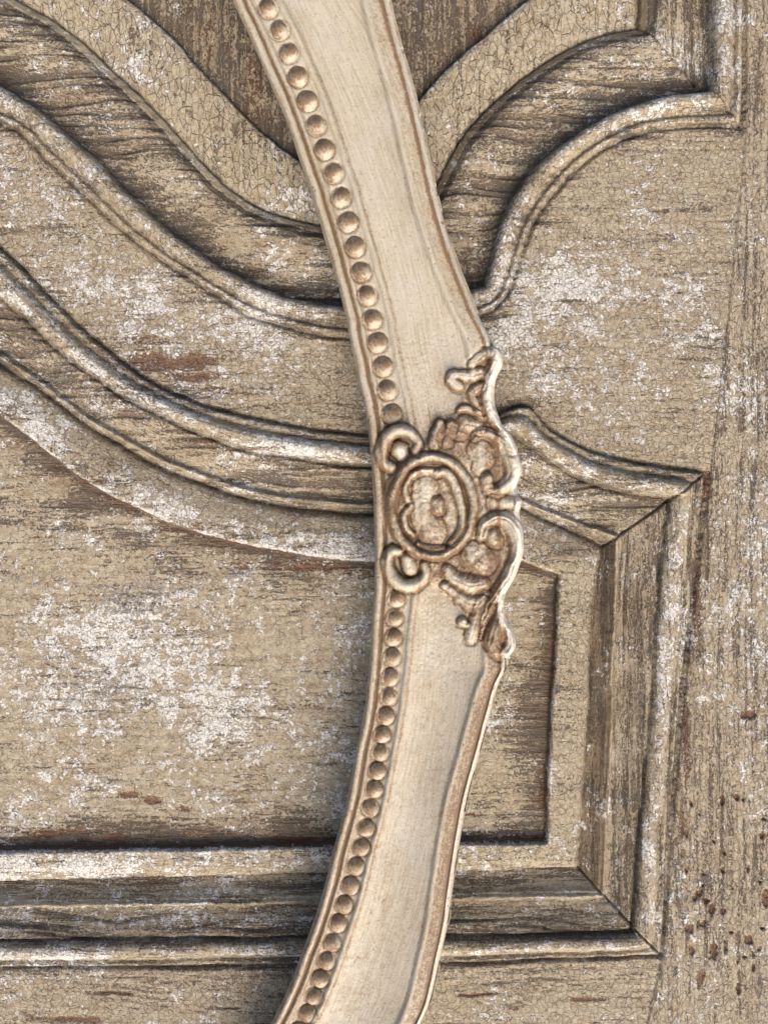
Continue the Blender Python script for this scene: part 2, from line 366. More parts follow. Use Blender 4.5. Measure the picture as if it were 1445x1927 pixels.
H = np.where(reg >= 10, H * 1.5, H)
thin = (reg == 20) & ((Y > 1300) | ((X > 1150) & (Y > 930))); H = np.where(thin, H * .62, H)
def vcut(k, w, dep, off=0.0):
    global H
    H = H - dep * cutn * np.exp(-((q[k] - off) / w) ** 2)
cutn = .45 + 1.0 * fbm(X / 45, Y / 45, 77)
vcut('uA', 2.6, 3); vcut('lA', 2.6, 4); vcut('uC', 2.6, 4, 2); vcut('lC', 2.2, 4, 2); vcut('uE', 2.0, 8); vcut('lE', 2.2, 5); vcut('lD', 2.0, 5, 5)

# mitres and grain direction
def side(p, r): return (X - p[0]) * (r[1] - p[1]) - (Y - p[1]) * (r[0] - p[0])
u_vert = side((1204, 42), (1395, 240)) > 0
l_m1 = side((1138, 1032), (1328, 888)) > 0
l_m2 = side((1095, 1647), (1243, 1797)) > 0
l_vert = (~l_m1) & (X > 1050)
l_vert &= ~((side((1095, 1647), (1243, 1797))) < 0)
vertical = (reg == 1) | (reg == 13) | (reg == 14) | (((reg >= 10) & (reg <= 12)) & u_vert) | (((reg >= 20) & (reg <= 22)) & l_vert)
inm_u = (reg >= 10) & (reg <= 12); inm_l = (reg >= 20) & (reg <= 22)
def mitre(p, r, m, w=1.7, dep=9):
    global H
    L = math.hypot(r[0] - p[0], r[1] - p[1]); d = side(p, r) / L
    H = H - m * dep * np.exp(-(d / w) ** 2)
mitre((1204, 42), (1395, 240), inm_u & (X > 1180))
mitre((1138, 1032), (1328, 888), inm_l & (X > 1120) & (Y < 1100))
mitre((1095, 1647), (1243, 1797), inm_l & (X > 1080) & (Y > 1600))

# wood grain
yw = Y + (fbm(X / 260, Y / 130, 21) - .5) * 46 + (vn(X / 70, Y / 30, 23) - .5) * 6
xw = X + (fbm(X / 110, Y / 330, 31) - .5) * 30
gh = 0.55 * vn(X / 120, yw / 6.2, 41) + 0.28 * vn(X / 60, yw / 3.4, 42) + 0.30 * vn(X / 200, yw / 13, 43)
gv = 0.55 * vn(xw / 5.5, Y / 150, 51) + 0.28 * vn(xw / 3.2, Y / 80, 52) + 0.30 * vn(xw / 11, Y / 260, 53)
g = np.where(vertical, gv, gh) / 1.13
gt = ss(.48, .76, g)
low = fbm(X / 90, Y / 60, 61)
sharp = ss(-.15, .6, W + (low - .5) * 1.0)
H -= AMP * gt * (0.35 + 0.9 * sharp)
H += (fbm(X / 40, Y / 40, 71) - .5) * 2.2 + (vn(X / 6, Y / 6, 72) - .5) * 0.5
bare = W * 0.90 + (g - .5) * 1.1 + (low - .5) * 0.6
bare = np.clip(bare, -0.6, 1.4)

def blobs(L):
    r = np.zeros_like(X)
    bxw = (fbm(X / 40, Y / 22, 301) - .5) * 60; byw = (fbm(X / 40, Y / 22, 302) - .5) * 26
    for (x, y, rx, ry, s) in L:
        k = min(1.0, ry / 14)
        r = np.maximum(r, s * np.exp(-(((X + bxw * min(1, rx / 30) - x) / rx) ** 2 + ((Y + byw * k - y) / ry) ** 2)))
    return r
rust = blobs([(330, 682, 105, 22, 1.0), (270, 640, 60, 10, .7), (360, 712, 90, 9, .9), (200, 655, 70, 25, .55), (420, 735, 90, 14, .6), (470, 770, 120, 12, .45), (330, 1048, 60, 9, .5), (160, 906, 40, 12, .7),
              (225, 945, 60, 12, .55), (350, 992, 60, 12, .7), (600, 1068, 120, 16, .75), (700, 1085, 60, 10, .6), (450, 1068, 60, 12, .6), (190, 1055, 14, 20, .6), (300, 1040, 45, 6, .65),
              (235, 1502, 28, 8, 1.0), (275, 1512, 30, 8, .95), (340, 1530, 18, 16, .8), (100, 1575, 130, 12, .7), (220, 1590, 60, 10, .7), (560, 1590, 70, 7, .9), (40, 1590, 70, 8, .6),
              (900, 1545, 60, 9, .6), (980, 1575, 60, 10, .6), (1025, 1490, 9, 60, .8), (1015, 1350, 8, 40, .5), (1030, 1150, 12, 40, .4),
              (480, 150, 26, 110, .62), (390, 60, 30, 60, .55), (560, 280, 30, 40, .5), (905, 55, 35, 40, .6), (830, 120, 25, 50, .4),
              (1330, 915, 12, 40, .85), (1310, 1130, 9, 120, .8), (1292, 1400, 9, 120, .75), (1278, 1560, 10, 60, .7),
              (1317, 1840, 8, 26, 1.1), (210, 1870, 40, 6, .9), (130, 1920, 90, 10, .9), (420, 1898, 60, 6, .7), (900, 1870, 50, 5, .9), (1105, 1882, 40, 5, .9), (960, 1895, 30, 5, .7),
              (480, 845, 60, 7, .7), (395, 832, 30, 7, .7), (620, 815, 80, 6, .6), (260, 845, 40, 7, .5), (380, 905, 60, 6, .6), (600, 966, 100, 5, .6), (1118, 1250, 8, 150, .45), (1120, 1550, 10, 80, .55)])
# insect nicks and knocks on the stile
rs = np.random.RandomState(7); nick = []
for k in range(38):
    nx = 1288 + 165 * rs.rand(); ny = 1430 + 450 * rs.rand() ** .9
    if rs.rand() > ss(1200, 1680, np.array(ny)) * .9 + .12: continue
    nick.append((nx, ny, 1.8 + 3.6 * rs.rand() ** 2, 2.4 + 9 * rs.rand() ** 3))
nick += [(1296, 1748, 8, 7), (1322, 1740, 6, 6), (1342, 1790, 6, 16), (1407, 1768, 8, 8), (1306, 1690, 5, 6), (1328, 1695, 5, 5), (1385, 1500, 6, 5), (1408, 1345, 14, 7), (1440, 1690, 7, 14)]
nk = np.zeros_like(X)
for (x, y, rx, ry) in nick:
    m = (np.abs(X - x) < 4 * rx) & (np.abs(Y - y) < 4 * ry)
    if m.any():
        d = ((X[m] - x + (vn(X[m] / 5, Y[m] / 5, 9) - .5) * 5) / rx) ** 2 + ((Y[m] - y + (vn(X[m] / 5, Y[m] / 5, 11) - .5) * 6) / ry) ** 2
        nk[m] = np.maximum(nk[m], ss(1.9, .5, d))
H -= nk * 4.5
rust = np.maximum(rust, nk * 1.25)
H -= 2.0 * ss(.4, .8, rust) * (nk < .1)
rust = np.where(mg, np.maximum(rust, .62 * np.exp(-(np.maximum(q['lF'], 0) / 16) ** 1.3) * ss(.35, .6, fbm(X / 120, Y / 80, 35))), rust)
slate = blobs([(250, 1130, 110, 60, .8), (190, 1310, 90, 70, .8), (150, 1230, 120, 60, .5), (420, 1085, 80, 20, .8), (60, 1090, 60, 25, .55), (300, 1040, 60, 16, .8), (540, 1090, 60, 14, .7),
               (1410, 520, 22, 90, .8), (1420, 350, 18, 60, .5), (1395, 600, 14, 60, .6), (1425, 820, 14, 60, .5), (600, 1575, 80, 8, .6), (560, 250, 60, 80, .5), (250, 620, 90, 30, .5),
               (1010, 1330, 50, 40, .35), (470, 870, 60, 14, .5), (1430, 1850, 30, 90, .8), (1310, 560, 14, 40, .4), (820, 60, 60, 80, .5), (1300, 480, 40, 40, .2), (280, 1560, 100, 16, .5)])
chalk = 0.40 + (fbm(X / 130, Y / 90, 81) - .5) * 0.9
chalk += blobs([(250, 1280, 230, 110, .42), (120, 1260, 150, 70, .2), (450, 1340, 160, 70, .25), (1100, 560, 130, 110, .42), (1180, 420, 120, 100, .2), (1000, 640, 80, 70, .3), (430, 590, 120, 60, .35), (120, 470, 120, 70, .3),
                (180, 200, 120, 90, .25), (380, 350, 70, 50, .2), (100, 1640, 260, 26, .35), (60, 790, 90, 60, .3), (330, 760, 70, 20, .35), (560, 850, 120, 20, .35), (300, 560, 60, 50, .3), (60, 60, 70, 50, .15),
                (1420, 1000, 40, 200, .2), (380, 1740, 300, 12, .2), (640, 1045, 120, 12, .25), (1380, 750, 50, 70, .25), (600, 1790, 300, 12, .2)])
chalk -= blobs([(520, 100, 220, 160, .45), (900, 150, 130, 140, .35), (1060, 300, 180, 100, .25), (1080, 1400, 60, 300, .30), (1180, 1400, 60, 400, .25), (950, 1500, 160, 120, .2), (1330, 1600, 120, 260, .25), (700, 900, 200, 80, .1), (900, 1850, 300, 60, .15)])
chalk = np.where((reg == 10) | (reg == 20), chalk + .22 * ss(6, 14, H) + .05, chalk); chalk = np.where(reg == 14, chalk - .25, chalk)
chalk += .42 * ((reg == 23) | (reg == 13)) * np.exp(-((np.where(reg == 23, q['lF'], q['uF']) + 3) / 4) ** 2) + .34 * ((reg == 23) & (X < 900)) * np.exp(-((q['lF'] + 22) / 26) ** 2)  # pale border lip: worn white, with the lit edge line put into the colour
stain = blobs([(1320, 1050, 26, 160, .5), (1300, 1300, 26, 200, .5), (1280, 1550, 26, 200, .5), (1340, 1650, 90, 160, .35), (1400, 1450, 60, 140, .2), (1300, 420, 120, 90, .2), (1330, 600, 60, 140, .3), (700, 1500, 90, 50, .2), (1000, 1870, 260, 60, .25), (200, 1890, 300, 30, .3), (350, 420, 120, 60, .2), (520, 720, 130, 40, .3), (560, 890, 120, 30, .25), (120, 1480, 150, 40, .25), (400, 1500, 160, 40, .3)])
stain = np.maximum(stain, .65 * (((reg == 22) & vertical & (X > 1050)) | ((reg == 12) & (X > 760))))
stain = np.maximum(stain, mg * .8 * np.exp(-(np.maximum(q['lF'], 0) / 60) ** 1.5) * ss(.2, .6, fbm(X / 130, Y / 50, 411)))
stain = np.maximum(stain, mf * .5)
stain = np.maximum(stain, .45 * ((reg == 21) | (reg == 11)) * ss(.3, .7, fbm(X / 80, Y / 50, 401)))
DP = np.stack([(X - CX) * S, -H * S, (CY - Y) * S], -1)
dn = grid_normals(DP)
droot = root('carved_door', 'weathered wooden door with cracked beige paint and curved panel mouldings under the cream frame', 'door', (0, -(2520 - CY) * S, TH))
DP[..., 2] += (2520 - CY) * S
co = DP.reshape(-1, 3); nrm = dn.reshape(-1, 3); quads = grid_quads(len(ys), len(xs))
att = dict(bare=bare.ravel(), rust=rust.ravel(), slate=slate.ravel(), chalk=chalk.ravel(), crack=CR.ravel(), stain=stain.ravel())
code = reg + np.where((inm_u & u_vert) | (inm_l & l_vert), 100, 0) + np.where(inm_l & ~l_vert & (Y > 1400), 200, 0)
fc = code[:-1, :-1].ravel()
MH = door_paint('cracked_paint_horizontal_grain', False); MV = door_paint('cracked_paint_vertical_grain', True)
MVB = door_paint('cracked_paint_border', True, 1.0, .85); MHB = door_paint('cracked_paint_lower_border', False, 1.2, .5)
def dpart(name, c, mat, parent, label=None):
    o = mk_mesh(name, co, quads, nrm, att, mat, parent, fc == c)
    if o and label: o['label'] = label
    return o
dpart('rail', 0, MH, droot, 'wide middle rail with serpentine edges and white flaking paint')
dpart('rail', 2, MH, droot, 'bottom rail with coarse horizontal grain')
dpart('stile', 1, MV, droot, 'right-hand stile with vertical grain and brown nicks')
p = dpart('panel', 13, MVB, droot, 'upper panel with vertical grain'); dpart('panel_field', 14, MV, p)
p = dpart('panel', 23, MHB, droot, 'lower panel with white and brown worn paint'); dpart('panel_field', 24, MH, p)
for c0, mat, lab in ((10, MH, 'serpentine moulding below the upper panel'), (110, MV, 'straight upright moulding right of the upper panel'),
                     (20, MH, 'serpentine moulding above the lower panel'), (120, MV, 'straight upright moulding right of the lower panel'), (220, MH, 'straight moulding below the lower panel')):
    m = dpart('moulding', c0 + 1, mat, droot, lab)
    dpart('bead_strip', c0, mat, m); dpart('inner_fillet', c0 + 2, mat, m)
# solid boards behind the carved face
def box(name, x0, x1, y0, y1, z0, z1, mat, parent):
    v = [(x, y, z) for x in (x0, x1) for y in (y0, y1) for z in (z0, z1)]
    f = [(0, 1, 3, 2), (4, 6, 7, 5), (0, 4, 5, 1), (2, 3, 7, 6), (0, 2, 6, 4), (1, 5, 7, 3)]
    me = bpy.data.meshes.new(name); me.from_pydata(v, [], f); me.materials.append(mat)
    o = bpy.data.objects.new(name, me); scn.collection.objects.link(o); o.parent = parent; return o
box('core_board', DP[0, 0, 0], DP[0, -1, 0], 0.026, 0.052, 0, (2520 + 600) * S - .004, plain_wood('old_core_wood'), droot)

# ------------------------------------------------------------------ FRAME
Lp = [(-420,330),(-250,365),(-120,402),(0,440),(65,470),(145,505),(210,533),(285,560),(360,585),(450,612),(530,635),(600,653),(625,657),(700,673),(750,684),(810,694),(900,702),(1000,706),(1075,706.5),(1120,705),(1189,700),(1244,696),(1320,689),(1397,675),(1502,655),(1587,632),(1687,607),(1767,580),(1852,548),(1922,515),(2050,455),(2200,375),(2340,290)]
Rp = [(-420,690),(-250,704),(-120,716),(0,733),(90,755),(160,775),(240,794),(310,809),(400,830),(480,854),(545,879),(595,899),(640,921),(656,928),(664,938),(673,943),(689,942),(711,932),(739,928),(769,930),(800,941),(819,957),(850,972),(877,979),(900,978),(916,972),(930,974),(949,980),(969,977),(988,981),(1017,982),(1051,978),(1087,966),(1112,952),(1134,945),(1161,949),(1181,960),(1203,967),(1222,966),(1236,955),(1258,949),(1287,936),(1352,918),(1427,898),(1497,879),(1587,863),(1652,853),(1727,843),(1797,828),(1872,811),(1927,788),(2050,735),(2200,660),(2340,575)]
R0p = [(y, x) for y, x in Rp if y <= 640] + [(700, 934), (800, 945), (950, 950), (1100, 950), (1236, 950)] + [(y, x) for y, x in Rp if y >= 1258]
def yspl(P, yy):
    P = np.array(P, float); c = crom(np.stack([P[:, 1], P[:, 0]], 1), 4.0)
    o = np.argsort(c[:, 1]); return np.interp(yy, c[o, 1], c[o, 0])
fy = np.arange(-400, 2320, 1.5)
fl = yspl(Lp, fy); fr = yspl(Rp, fy); fr0 = yspl(R0p, fy)
# the rim is hand carved: slightly uneven outer edge
fr = fr + (vn(fy / 26, fy * 0, 3) - .5) * 2.0; fl = fl + (vn(fy / 30, fy * 0, 4) - .5) * 1.2
NU = 190
u = np.linspace(0, 1, NU)
FX = fl[:, None] + (fr - fl)[:, None] * u[None, :]; FY = np.repeat(fy[:, None], NU, 1)
k_l = 1 / np.sqrt(1 + np.gradient(fl, fy) ** 2); k_l = np.convolve(np.pad(k_l, 40, 'edge'), np.ones(81) / 81, 'valid')
dl = (FX - fl[:, None]) * k_l[:, None]; dr = (fr0[:, None] - FX) * k_l[:, None]; dre = (fr[:, None] - FX) * k_l[:, None]
lower = ss(1000, 1300, FY)
dlw = dl + (vn(FY / 40, FX / 40, 91) - .5) * 2.0
kch = 1.0 - 0.14 * lower                       # bead channel is narrower in the lower half
dlc = dlw / kch
width = (fr0 - fl)[:, None] * k_l[:, None] / kch
Wd = np.broadcast_to(width, dl.shape)
hL = interp(dlc, [0, 1.5, 4, 9, 14, 17, 19.5, 22, 26, 29, 31, 35, 66, 72, 75, 79, 84], [3, 10, 14, 16, 14, 9, 6, 10, 13, 12, 9, 7, 7, 9, 13, 15, 14])
t = np.clip((dlc - 82) / np.maximum(Wd - 82 - 46, 10), 0, 1)
cove = 14 - 2 * ss(0, .08, t) - 8 * np.sin(np.pi * np.clip(t, 0, 1) ** 0.85) + 16 * t ** 1.9
hR = interp(dr / kch, [0, 3, 7, 11, 13, 16, 20, 38, 43, 48, 52], [8, 16, 25, 30, 31, 27, 28, 32, 34, 33, 30])
BH = np.where(dlc < 82, hL, cove)
bl = ss(56, 48, dr / kch)
BH = BH * (1 - bl) + hR * bl
BH = np.where(dr < 0, np.maximum(12, 20 + dr * .2), BH)
BH = BH.astype(np.float32)

# carved ornament: strokes (x, y, radius, crest)
ell = lambda cx, cy, rx, ry, n=40, a0=0, a1=360: [(cx + rx * math.cos(math.radians(a0 + (a1 - a0) * k / n)), cy + ry * math.sin(math.radians(a0 + (a1 - a0) * k / n))) for k in range(n + 1)]
base_h = 22
ST = [  # part, floor height, points (x, y, r, crest height above floor)
 ('oval_ring', 24, [(x, y, 10.5, 14) for x, y in ell(812, 953, 76, 92)]),
 ('flower', 24, [(818,889,7,7),(797,888,8,9),(775,896,8.5,9),(762,914,8,8),(762,934,7.5,8),(773,951,6,5)]),
 ('flower', 24, [(773,953,6,5),(760,968,8,8),(762,990,8,8),(776,1006,7,6)]),
 ('flower', 24, [(820,893,8,8),(838,889,10,11),(853,909,11,12),(863,940,10,11),(868,972,9,10),(863,1000,8,9),(846,1021,7,7)]),
 ('flower', 24, [(786,1022,6,5),(808,1031,7,6),(832,1029,6,5)]),
 ('flower', 24, [(822,946,13,10),(824,960,12,10)]),
 ('flower', 23, [(800,915,24,4),(795,960,26,4),(812,1000,28,4)]),
 ('scroll', 20, [(783,850,9,10),(786,834,9,12),(772,816,10,13),(750,811,11,13),(729,824,12,14),(718,849,12,13),(721,869,11,12),(735,880,10,11)]),
 ('scroll', 18, [(752,848,16,6),(756,856,12,6)]),
 ('scroll', 20, [(752,1038,9,10),(737,1037,10,12),(729,1052,11,13),(734,1077,12,13),(748,1095,12,13),(770,1102,12,13),(790,1094,11,12),(801,1077,10,11),(798,1062,8,9)]),
 ('scroll', 19, [(767,1052,13,11),(771,1068,14,11)]),
 ('scroll', 27, [(890,824,8,9),(904,816,10,12),(930,825,12,15),(950,846,15,18),(962,878,16,19),(957,904,14,17),(935,923,12,14),(915,922,10,11)]),
 ('scroll', 27, [(913,900,12,15),(914,912,12,14)]),
 ('scroll', 24, [(898,846,20,7),(905,866,18,7),(900,880,14,5)]),
 ('knob', 27, [(972,944,8,11),(969,952,9,11)]),
 ('knob', 24, [(925,945,14,7),(955,946,12,8)]),
 ('scroll', 27, [(903,1008,10,10),(911,986,12,13),(934,974,13,15),(958,986,15,18),(970,1018,15,19),(966,1052,14,18),(950,1085,13,17),(930,1116,11,15),(913,1144,9,13),(905,1170,7,10),(902,1190,5,7)]),
 ('scroll', 27, [(922,1005,15,14),(929,1016,14,14)]),
 ('leaf', 24, [(893,1044,26,10),(903,1056,22,10)]),
 ('leaf', 24, [(840,1070,11,7),(852,1086,14,9),(880,1098,17,11),(906,1096,14,11)]),
 ('leaf', 23, [(835,1100,8,5),(852,1112,10,7),(872,1128,13,9),(894,1134,14,10),(912,1118,11,9)]),
 ('leaf', 22, [(868,1168,9,9),(874,1174,7,8)]),
 ('leaf', 23, [(905,1130,12,9),(896,1158,12,9),(888,1182,13,9),(884,1200,10,7)]),
 ('leaf', 24, [(925,1140,6,8),(914,1160,5,8),(904,1185,4,7),(901,1198,3,5)]),
 ('knob', 26, [(944,1128,10,12),(938,1160,12,13),(930,1188,16,15),(925,1208,16,14),(936,1226,11,10)]),
 ('knob', 26, [(950,1150,9,12),(956,1182,11,13),(958,1208,12,14),(950,1224,10,11)]),
 ('leaf', 28, [(928,668,12,15),(932,684,13,16),(920,712,14,14),(912,742,14,13),(914,768,13,13),(930,792,13,15),(948,818,13,17),(960,846,12,17)]),
 ('leaf', 26, [(912,668,10,10),(895,682,9,8),(884,690,7,5)]),
 ('leaf', 25, [(900,706,12,9),(880,712,11,9),(856,708,10,9),(848,718,10,9),(862,732,8,7)]),
 ('leaf', 25, [(900,730,10,8),(886,744,9,8),(892,760,8,8),(902,780,7,7)]),
 ('leaf', 24, [(906,790,7,7),(888,776,7,7),(872,770,8,7),(862,774,6,5)]),
 ('leaf', 23, [(898,806,12,7),(874,800,17,9),(864,812,15,8)]),
 ('leaf', 22, [(848,800,9,6),(840,816,13,7),(838,832,12,6)]),
 ('leaf', 22, [(826,800,8,5),(820,820,11,6),(815,838,10,5)]),
]
ys0, ys1 = np.searchsorted(fy, 630), np.searchsorted(fy, 1270)
sub = (slice(ys0, ys1), slice(None))
x_, y_ = FX[sub].astype(np.float32), FY[sub].astype(np.float32)
x_w = x_ + (fbm(x_ / 18, y_ / 18, 95) - .5) * 5; y_w = y_ + (fbm(x_ / 18, y_ / 18, 96) - .5) * 5
OH = BH[sub].copy()
# mound carrying the carving
md, _ = seg_dist(x_, y_, np.array([(925, 690), (905, 800), (860, 880), (830, 950), (860, 1030), (905, 1110), (925, 1200)]))
mr = interp(y_, [640, 680, 740, 810, 870, 950, 1040, 1100, 1160, 1240], [22, 34, 44, 74, 110, 122, 110, 76, 42, 24])
mound = ss(1.0, .72, md / mr)
mound = np.maximum(mound, ss(1.12, 1.0, np.hypot((x_ - 812) / 86, (y_ - 953) / 102)))
bsm = base_h + 5 * ss(840, 930, x_)
OH = OH * (1 - mound) + bsm * mound
inner = ss(1.0, .9, np.hypot((x_ - 812) / 72, (y_ - 953) / 88))
OH = OH * (1 - inner) + 22 * inner
lab = np.zeros(OH.shape, np.int32); gl = np.zeros(OH.shape, np.float32); crest = np.zeros(OH.shape, np.float32); edge = np.zeros(OH.shape, np.float32)
K = 5.0
for si, (nm, fl0, pts) in enumerate(ST):
    c = crom(pts, 5.0) if nm != 'oval_ring' else np.array(pts)
    d, par = seg_dist(x_w, y_w, c)
    i0 = np.clip(par.astype(int), 0, len(c) - 2); f = np.clip(par - i0, 0, 1)
    r = (c[i0, 2] * (1 - f) + c[i0 + 1, 2] * f) * (1.0 if nm in ('flower', 'oval_ring') else 1.13); a = c[i0, 3] * (1 - f) + c[i0 + 1, 3] * f
    if nm == 'leaf': r = r * (1 + .07 * np.sin(par * 5 * 2 * np.pi / 16 + si))
    z = np.clip(1 - (d / r) ** 2, 0, 1)
    hh = fl0 - 7 + (a * .76 + 7) * z ** 0.8
    if si in (16, 24, 25, 26): hh = hh + 1.3 * np.cos(d * 2 * np.pi / 8.5 + si) * ss(r, r * .6, d)
    if nm == 'leaf': hh = hh - 1.5 * np.exp(-(d / 2.2) ** 2) * (r > 8) - .8 * np.exp(-((np.sin(par * 5 * np.pi / 16 + si / 2)) / .25) ** 2) * ss(.15, .5, d / r)
    if si == 11: hh = hh - 2.6 * np.exp(-((d - r * .45) / 1.8) ** 2)
    hh = np.where(d < r * 1.02, hh, -1e3)
    edge = np.maximum(edge, np.exp(-((d - r * 1.0) / 2.6) ** 2))
    OH -= 3.0 * np.exp(-((d - r * 1.08) / 3.0) ** 2) * (d > r * .9)
    m = hh > OH
    lab = np.where(m, si + 1, lab)
    crest = np.where(m, z, crest)
    dm = np.clip((hh - OH) / K, -1, 1)
    OH = np.where(hh > -900, np.maximum(OH, hh) + np.where(np.abs(hh - OH) < K, (K - np.abs(hh - OH)) ** 2 / (4 * K), 0), OH)
# tooling marks
OH += ((fbm(x_ / 14, y_ / 14, 97) - .5) * 3.6 + (fbm(x_ / 7, y_ / 7, 107) - .5) * 2.6) * ss(0, 1, mound) + (vn(x_ / 4, y_ / 4, 98) - .5) * .7
e = dre[sub]; zone = ss(640, 680, y_) * ss(1262, 1225, y_)
OH = OH - zone * 16 * np.clip(1 - e / 12, 0, 1) ** 2
BH[sub] = OH
BH += (fbm(FX / 50, FY / 80, 99) - .5) * 1.6

flab = np.zeros(FX.shape, np.int32); flab[sub] = lab
# glaze (brown antiquing wash, wiped back on the crests) and rubbed white edges; right rim and bead sides also carry painted light
glz = 0.02 + 0.34 * (fbm(FX / 45, FY / 90, 111) - .33) + .16 * lower
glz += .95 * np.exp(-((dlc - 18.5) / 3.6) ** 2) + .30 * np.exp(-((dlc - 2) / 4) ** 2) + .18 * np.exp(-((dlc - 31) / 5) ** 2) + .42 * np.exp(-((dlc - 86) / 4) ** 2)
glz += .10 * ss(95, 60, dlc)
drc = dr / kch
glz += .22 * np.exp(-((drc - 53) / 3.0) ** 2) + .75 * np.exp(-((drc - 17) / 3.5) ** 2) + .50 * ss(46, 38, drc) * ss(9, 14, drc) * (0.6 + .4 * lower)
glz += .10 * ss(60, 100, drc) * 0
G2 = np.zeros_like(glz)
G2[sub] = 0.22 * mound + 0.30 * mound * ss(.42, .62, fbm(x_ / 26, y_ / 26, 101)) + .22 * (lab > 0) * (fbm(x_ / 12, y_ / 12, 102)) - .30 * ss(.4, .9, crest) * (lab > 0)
ring = np.exp(-((np.hypot((x_ - 812) / 76, (y_ - 953) / 92) - 1) / .13) ** 2); ri = np.exp(-((np.hypot((x_ - 812) / 64, (y_ - 953) / 80) - 1) / .06) ** 2)
G2[sub] += .34 * edge * zone * (0.75 + 1.1 * fbm(x_ / 30, y_ / 30, 106))
G2[sub] += .30 * ring + .24 * ri + .10 * inner
G2[sub] += .26 * np.exp(-(((x_ - 835) / 60) ** 2 + ((y_ - 800) / 60) ** 2)) + .18 * np.exp(-(((x_ - 855) / 60) ** 2 + ((y_ - 1130) / 60) ** 2))
G2[sub] += .45 * np.exp(-(((x_ - 845) / 38) ** 2 + ((y_ - 815) / 26) ** 2)) + .3 * np.exp(-(((x_ - 905) / 26) ** 2 + ((y_ - 860) / 34) ** 2)) + .35 * np.exp(-(((x_ - 895) / 28) ** 2 + ((y_ - 1058) / 30) ** 2)) + .25 * np.exp(-(((x_ - 765) / 36) ** 2 + ((y_ - 1070) / 34) ** 2)) + .22 * np.exp(-(((x_ - 745) / 36) ** 2 + ((y_ - 840) / 34) ** 2)) + .3 * np.exp(-(((x_ - 860) / 30) ** 2 + ((y_ - 720) / 26) ** 2))
glz += G2
glz += .28 * np.exp(-((FY - 950) / 130) ** 2) * ss(70, 20, dl)
rub_light = .65 * ss(13, 9, dre) * ss(-5, 4, dre) + .25 * np.exp(-((dlc - 78) / 3) ** 2) + .16 * np.exp(-((drc - 41) / 3) ** 2)  # right rim: rubbed paint, plus light on the outer face put into the colour
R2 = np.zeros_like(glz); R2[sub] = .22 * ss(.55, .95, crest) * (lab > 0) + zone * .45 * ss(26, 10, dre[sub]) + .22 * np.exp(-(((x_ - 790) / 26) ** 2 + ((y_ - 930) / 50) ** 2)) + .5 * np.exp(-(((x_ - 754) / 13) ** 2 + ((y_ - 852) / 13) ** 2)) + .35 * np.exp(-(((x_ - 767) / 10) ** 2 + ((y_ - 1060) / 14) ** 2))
rub_light += R2
bc = [(506,19),(527,60),(544,103),(561,148),(579,193),(595,239),(611,284),(628,328),(642,374),(655,420),(668,467),(680,514),(691,558),(701,602),(710,646),(720,691),(729,735),(737,780),
      (746,1126),(742,1162),(740,1199),(737,1236),(734,1273),(731,1310),(726,1346),(719,1381),(715,1415),(710,1449),(705,1483),(697,1519),(690,1556),(681,1592),(670,1628),(660,1664),(648,1700),(637,1735),(626,1771),(615,1806),(603,1839),(592,1872),(580,1904)]
bc = [(x, y, 19.0 if y < 1000 else 16.8) for x, y in bc]
x, y = 506, 19
for k in range(8): x -= 15 + .2 * k; y -= 43; bc.insert(0, (yspl(Lp, np.array([y]))[0] + 57, y, 20.5))
y = 1904
for k in range(10): y += 33; bc.append((yspl(Lp, np.array([y]))[0] + 55, y, 17.2))
rs = np.random.RandomState(5)
for (x, y, r) in bc:
    j0, j1 = np.searchsorted(fy, y - 34), np.searchsorted(fy, y + 34)
    if j1 <= j0: continue
    dd = np.hypot(FX[j0:j1, :70] - x, FY[j0:j1, :70] - y)
    glz[j0:j1, :70] += (.35 + .35 * rs.rand()) * np.exp(-((dd - r * 1.02) / 2.6) ** 2)
    BH[j0:j1, :70] -= 2.0 * np.exp(-((dd - r * 1.05) / 2.5) ** 2)
glz *= 1 - .6 * np.clip(rub_light, 0, 1)
chip = ss(.84, .92, vn(FX / 4.5, FY / 7, 131)) * np.maximum(np.exp(-(dre / 9) ** 2), np.maximum(np.exp(-(dl / 7) ** 2), .8 * np.exp(-((drc - 44) / 3) ** 2))) * ss(.42, .62, fbm(FX / 60, FY / 60, 132))
glz += 1.1 * chip; rub_light *= 1 - chip; BH = BH - 1.4 * chip
scr = ss(.93, .97, vn(dl / 1.8 + fbm(FX / 90, FY / 90, 134) * 8, FY / 46, 133)) * ss(.5, .65, fbm(FX / 40, FY / 70, 135)) * (dl > 84)
glz += .45 * scr; BH = BH - .5 * scr

# side walls and back added as extra columns
def col(x, h): return np.stack([(x - CX) * S * KF, np.zeros_like(x) - h * S, (CY - fy) * S * KF], -1)
front = np.stack([(FX - CX) * S * KF, -BH * S, (CY - FY) * S * KF], -1)
left_w = [col(fl + 16, fl * 0 - 22), col(fl + 1.0, fl * 0 - 20), col(fl - 1.2, fl * 0 - 6), col(fl - 1.0, fl * 0 + 0)]
right_w = [col(fr + 1.5, np.minimum(BH[:, -1] - 4, 14)), col(fr + 1.0, fl * 0 - 2), col(fr - 6, fl * 0 - 16), col(fr - 18, fl * 0 - 22)]
allc = np.concatenate([np.stack(left_w, 1), front, np.stack(right_w, 1)], 1)
nc = allc.shape[1]
def padc(A, l, r): return np.concatenate([np.full((A.shape[0], 4), l, np.float32) if np.isscalar(l) else np.repeat(l[:, None], 4, 1), A, np.full((A.shape[0], 4), r, np.float32) if np.isscalar(r) else np.repeat(r[:, None], 4, 1)], 1)
fn = grid_normals(allc)
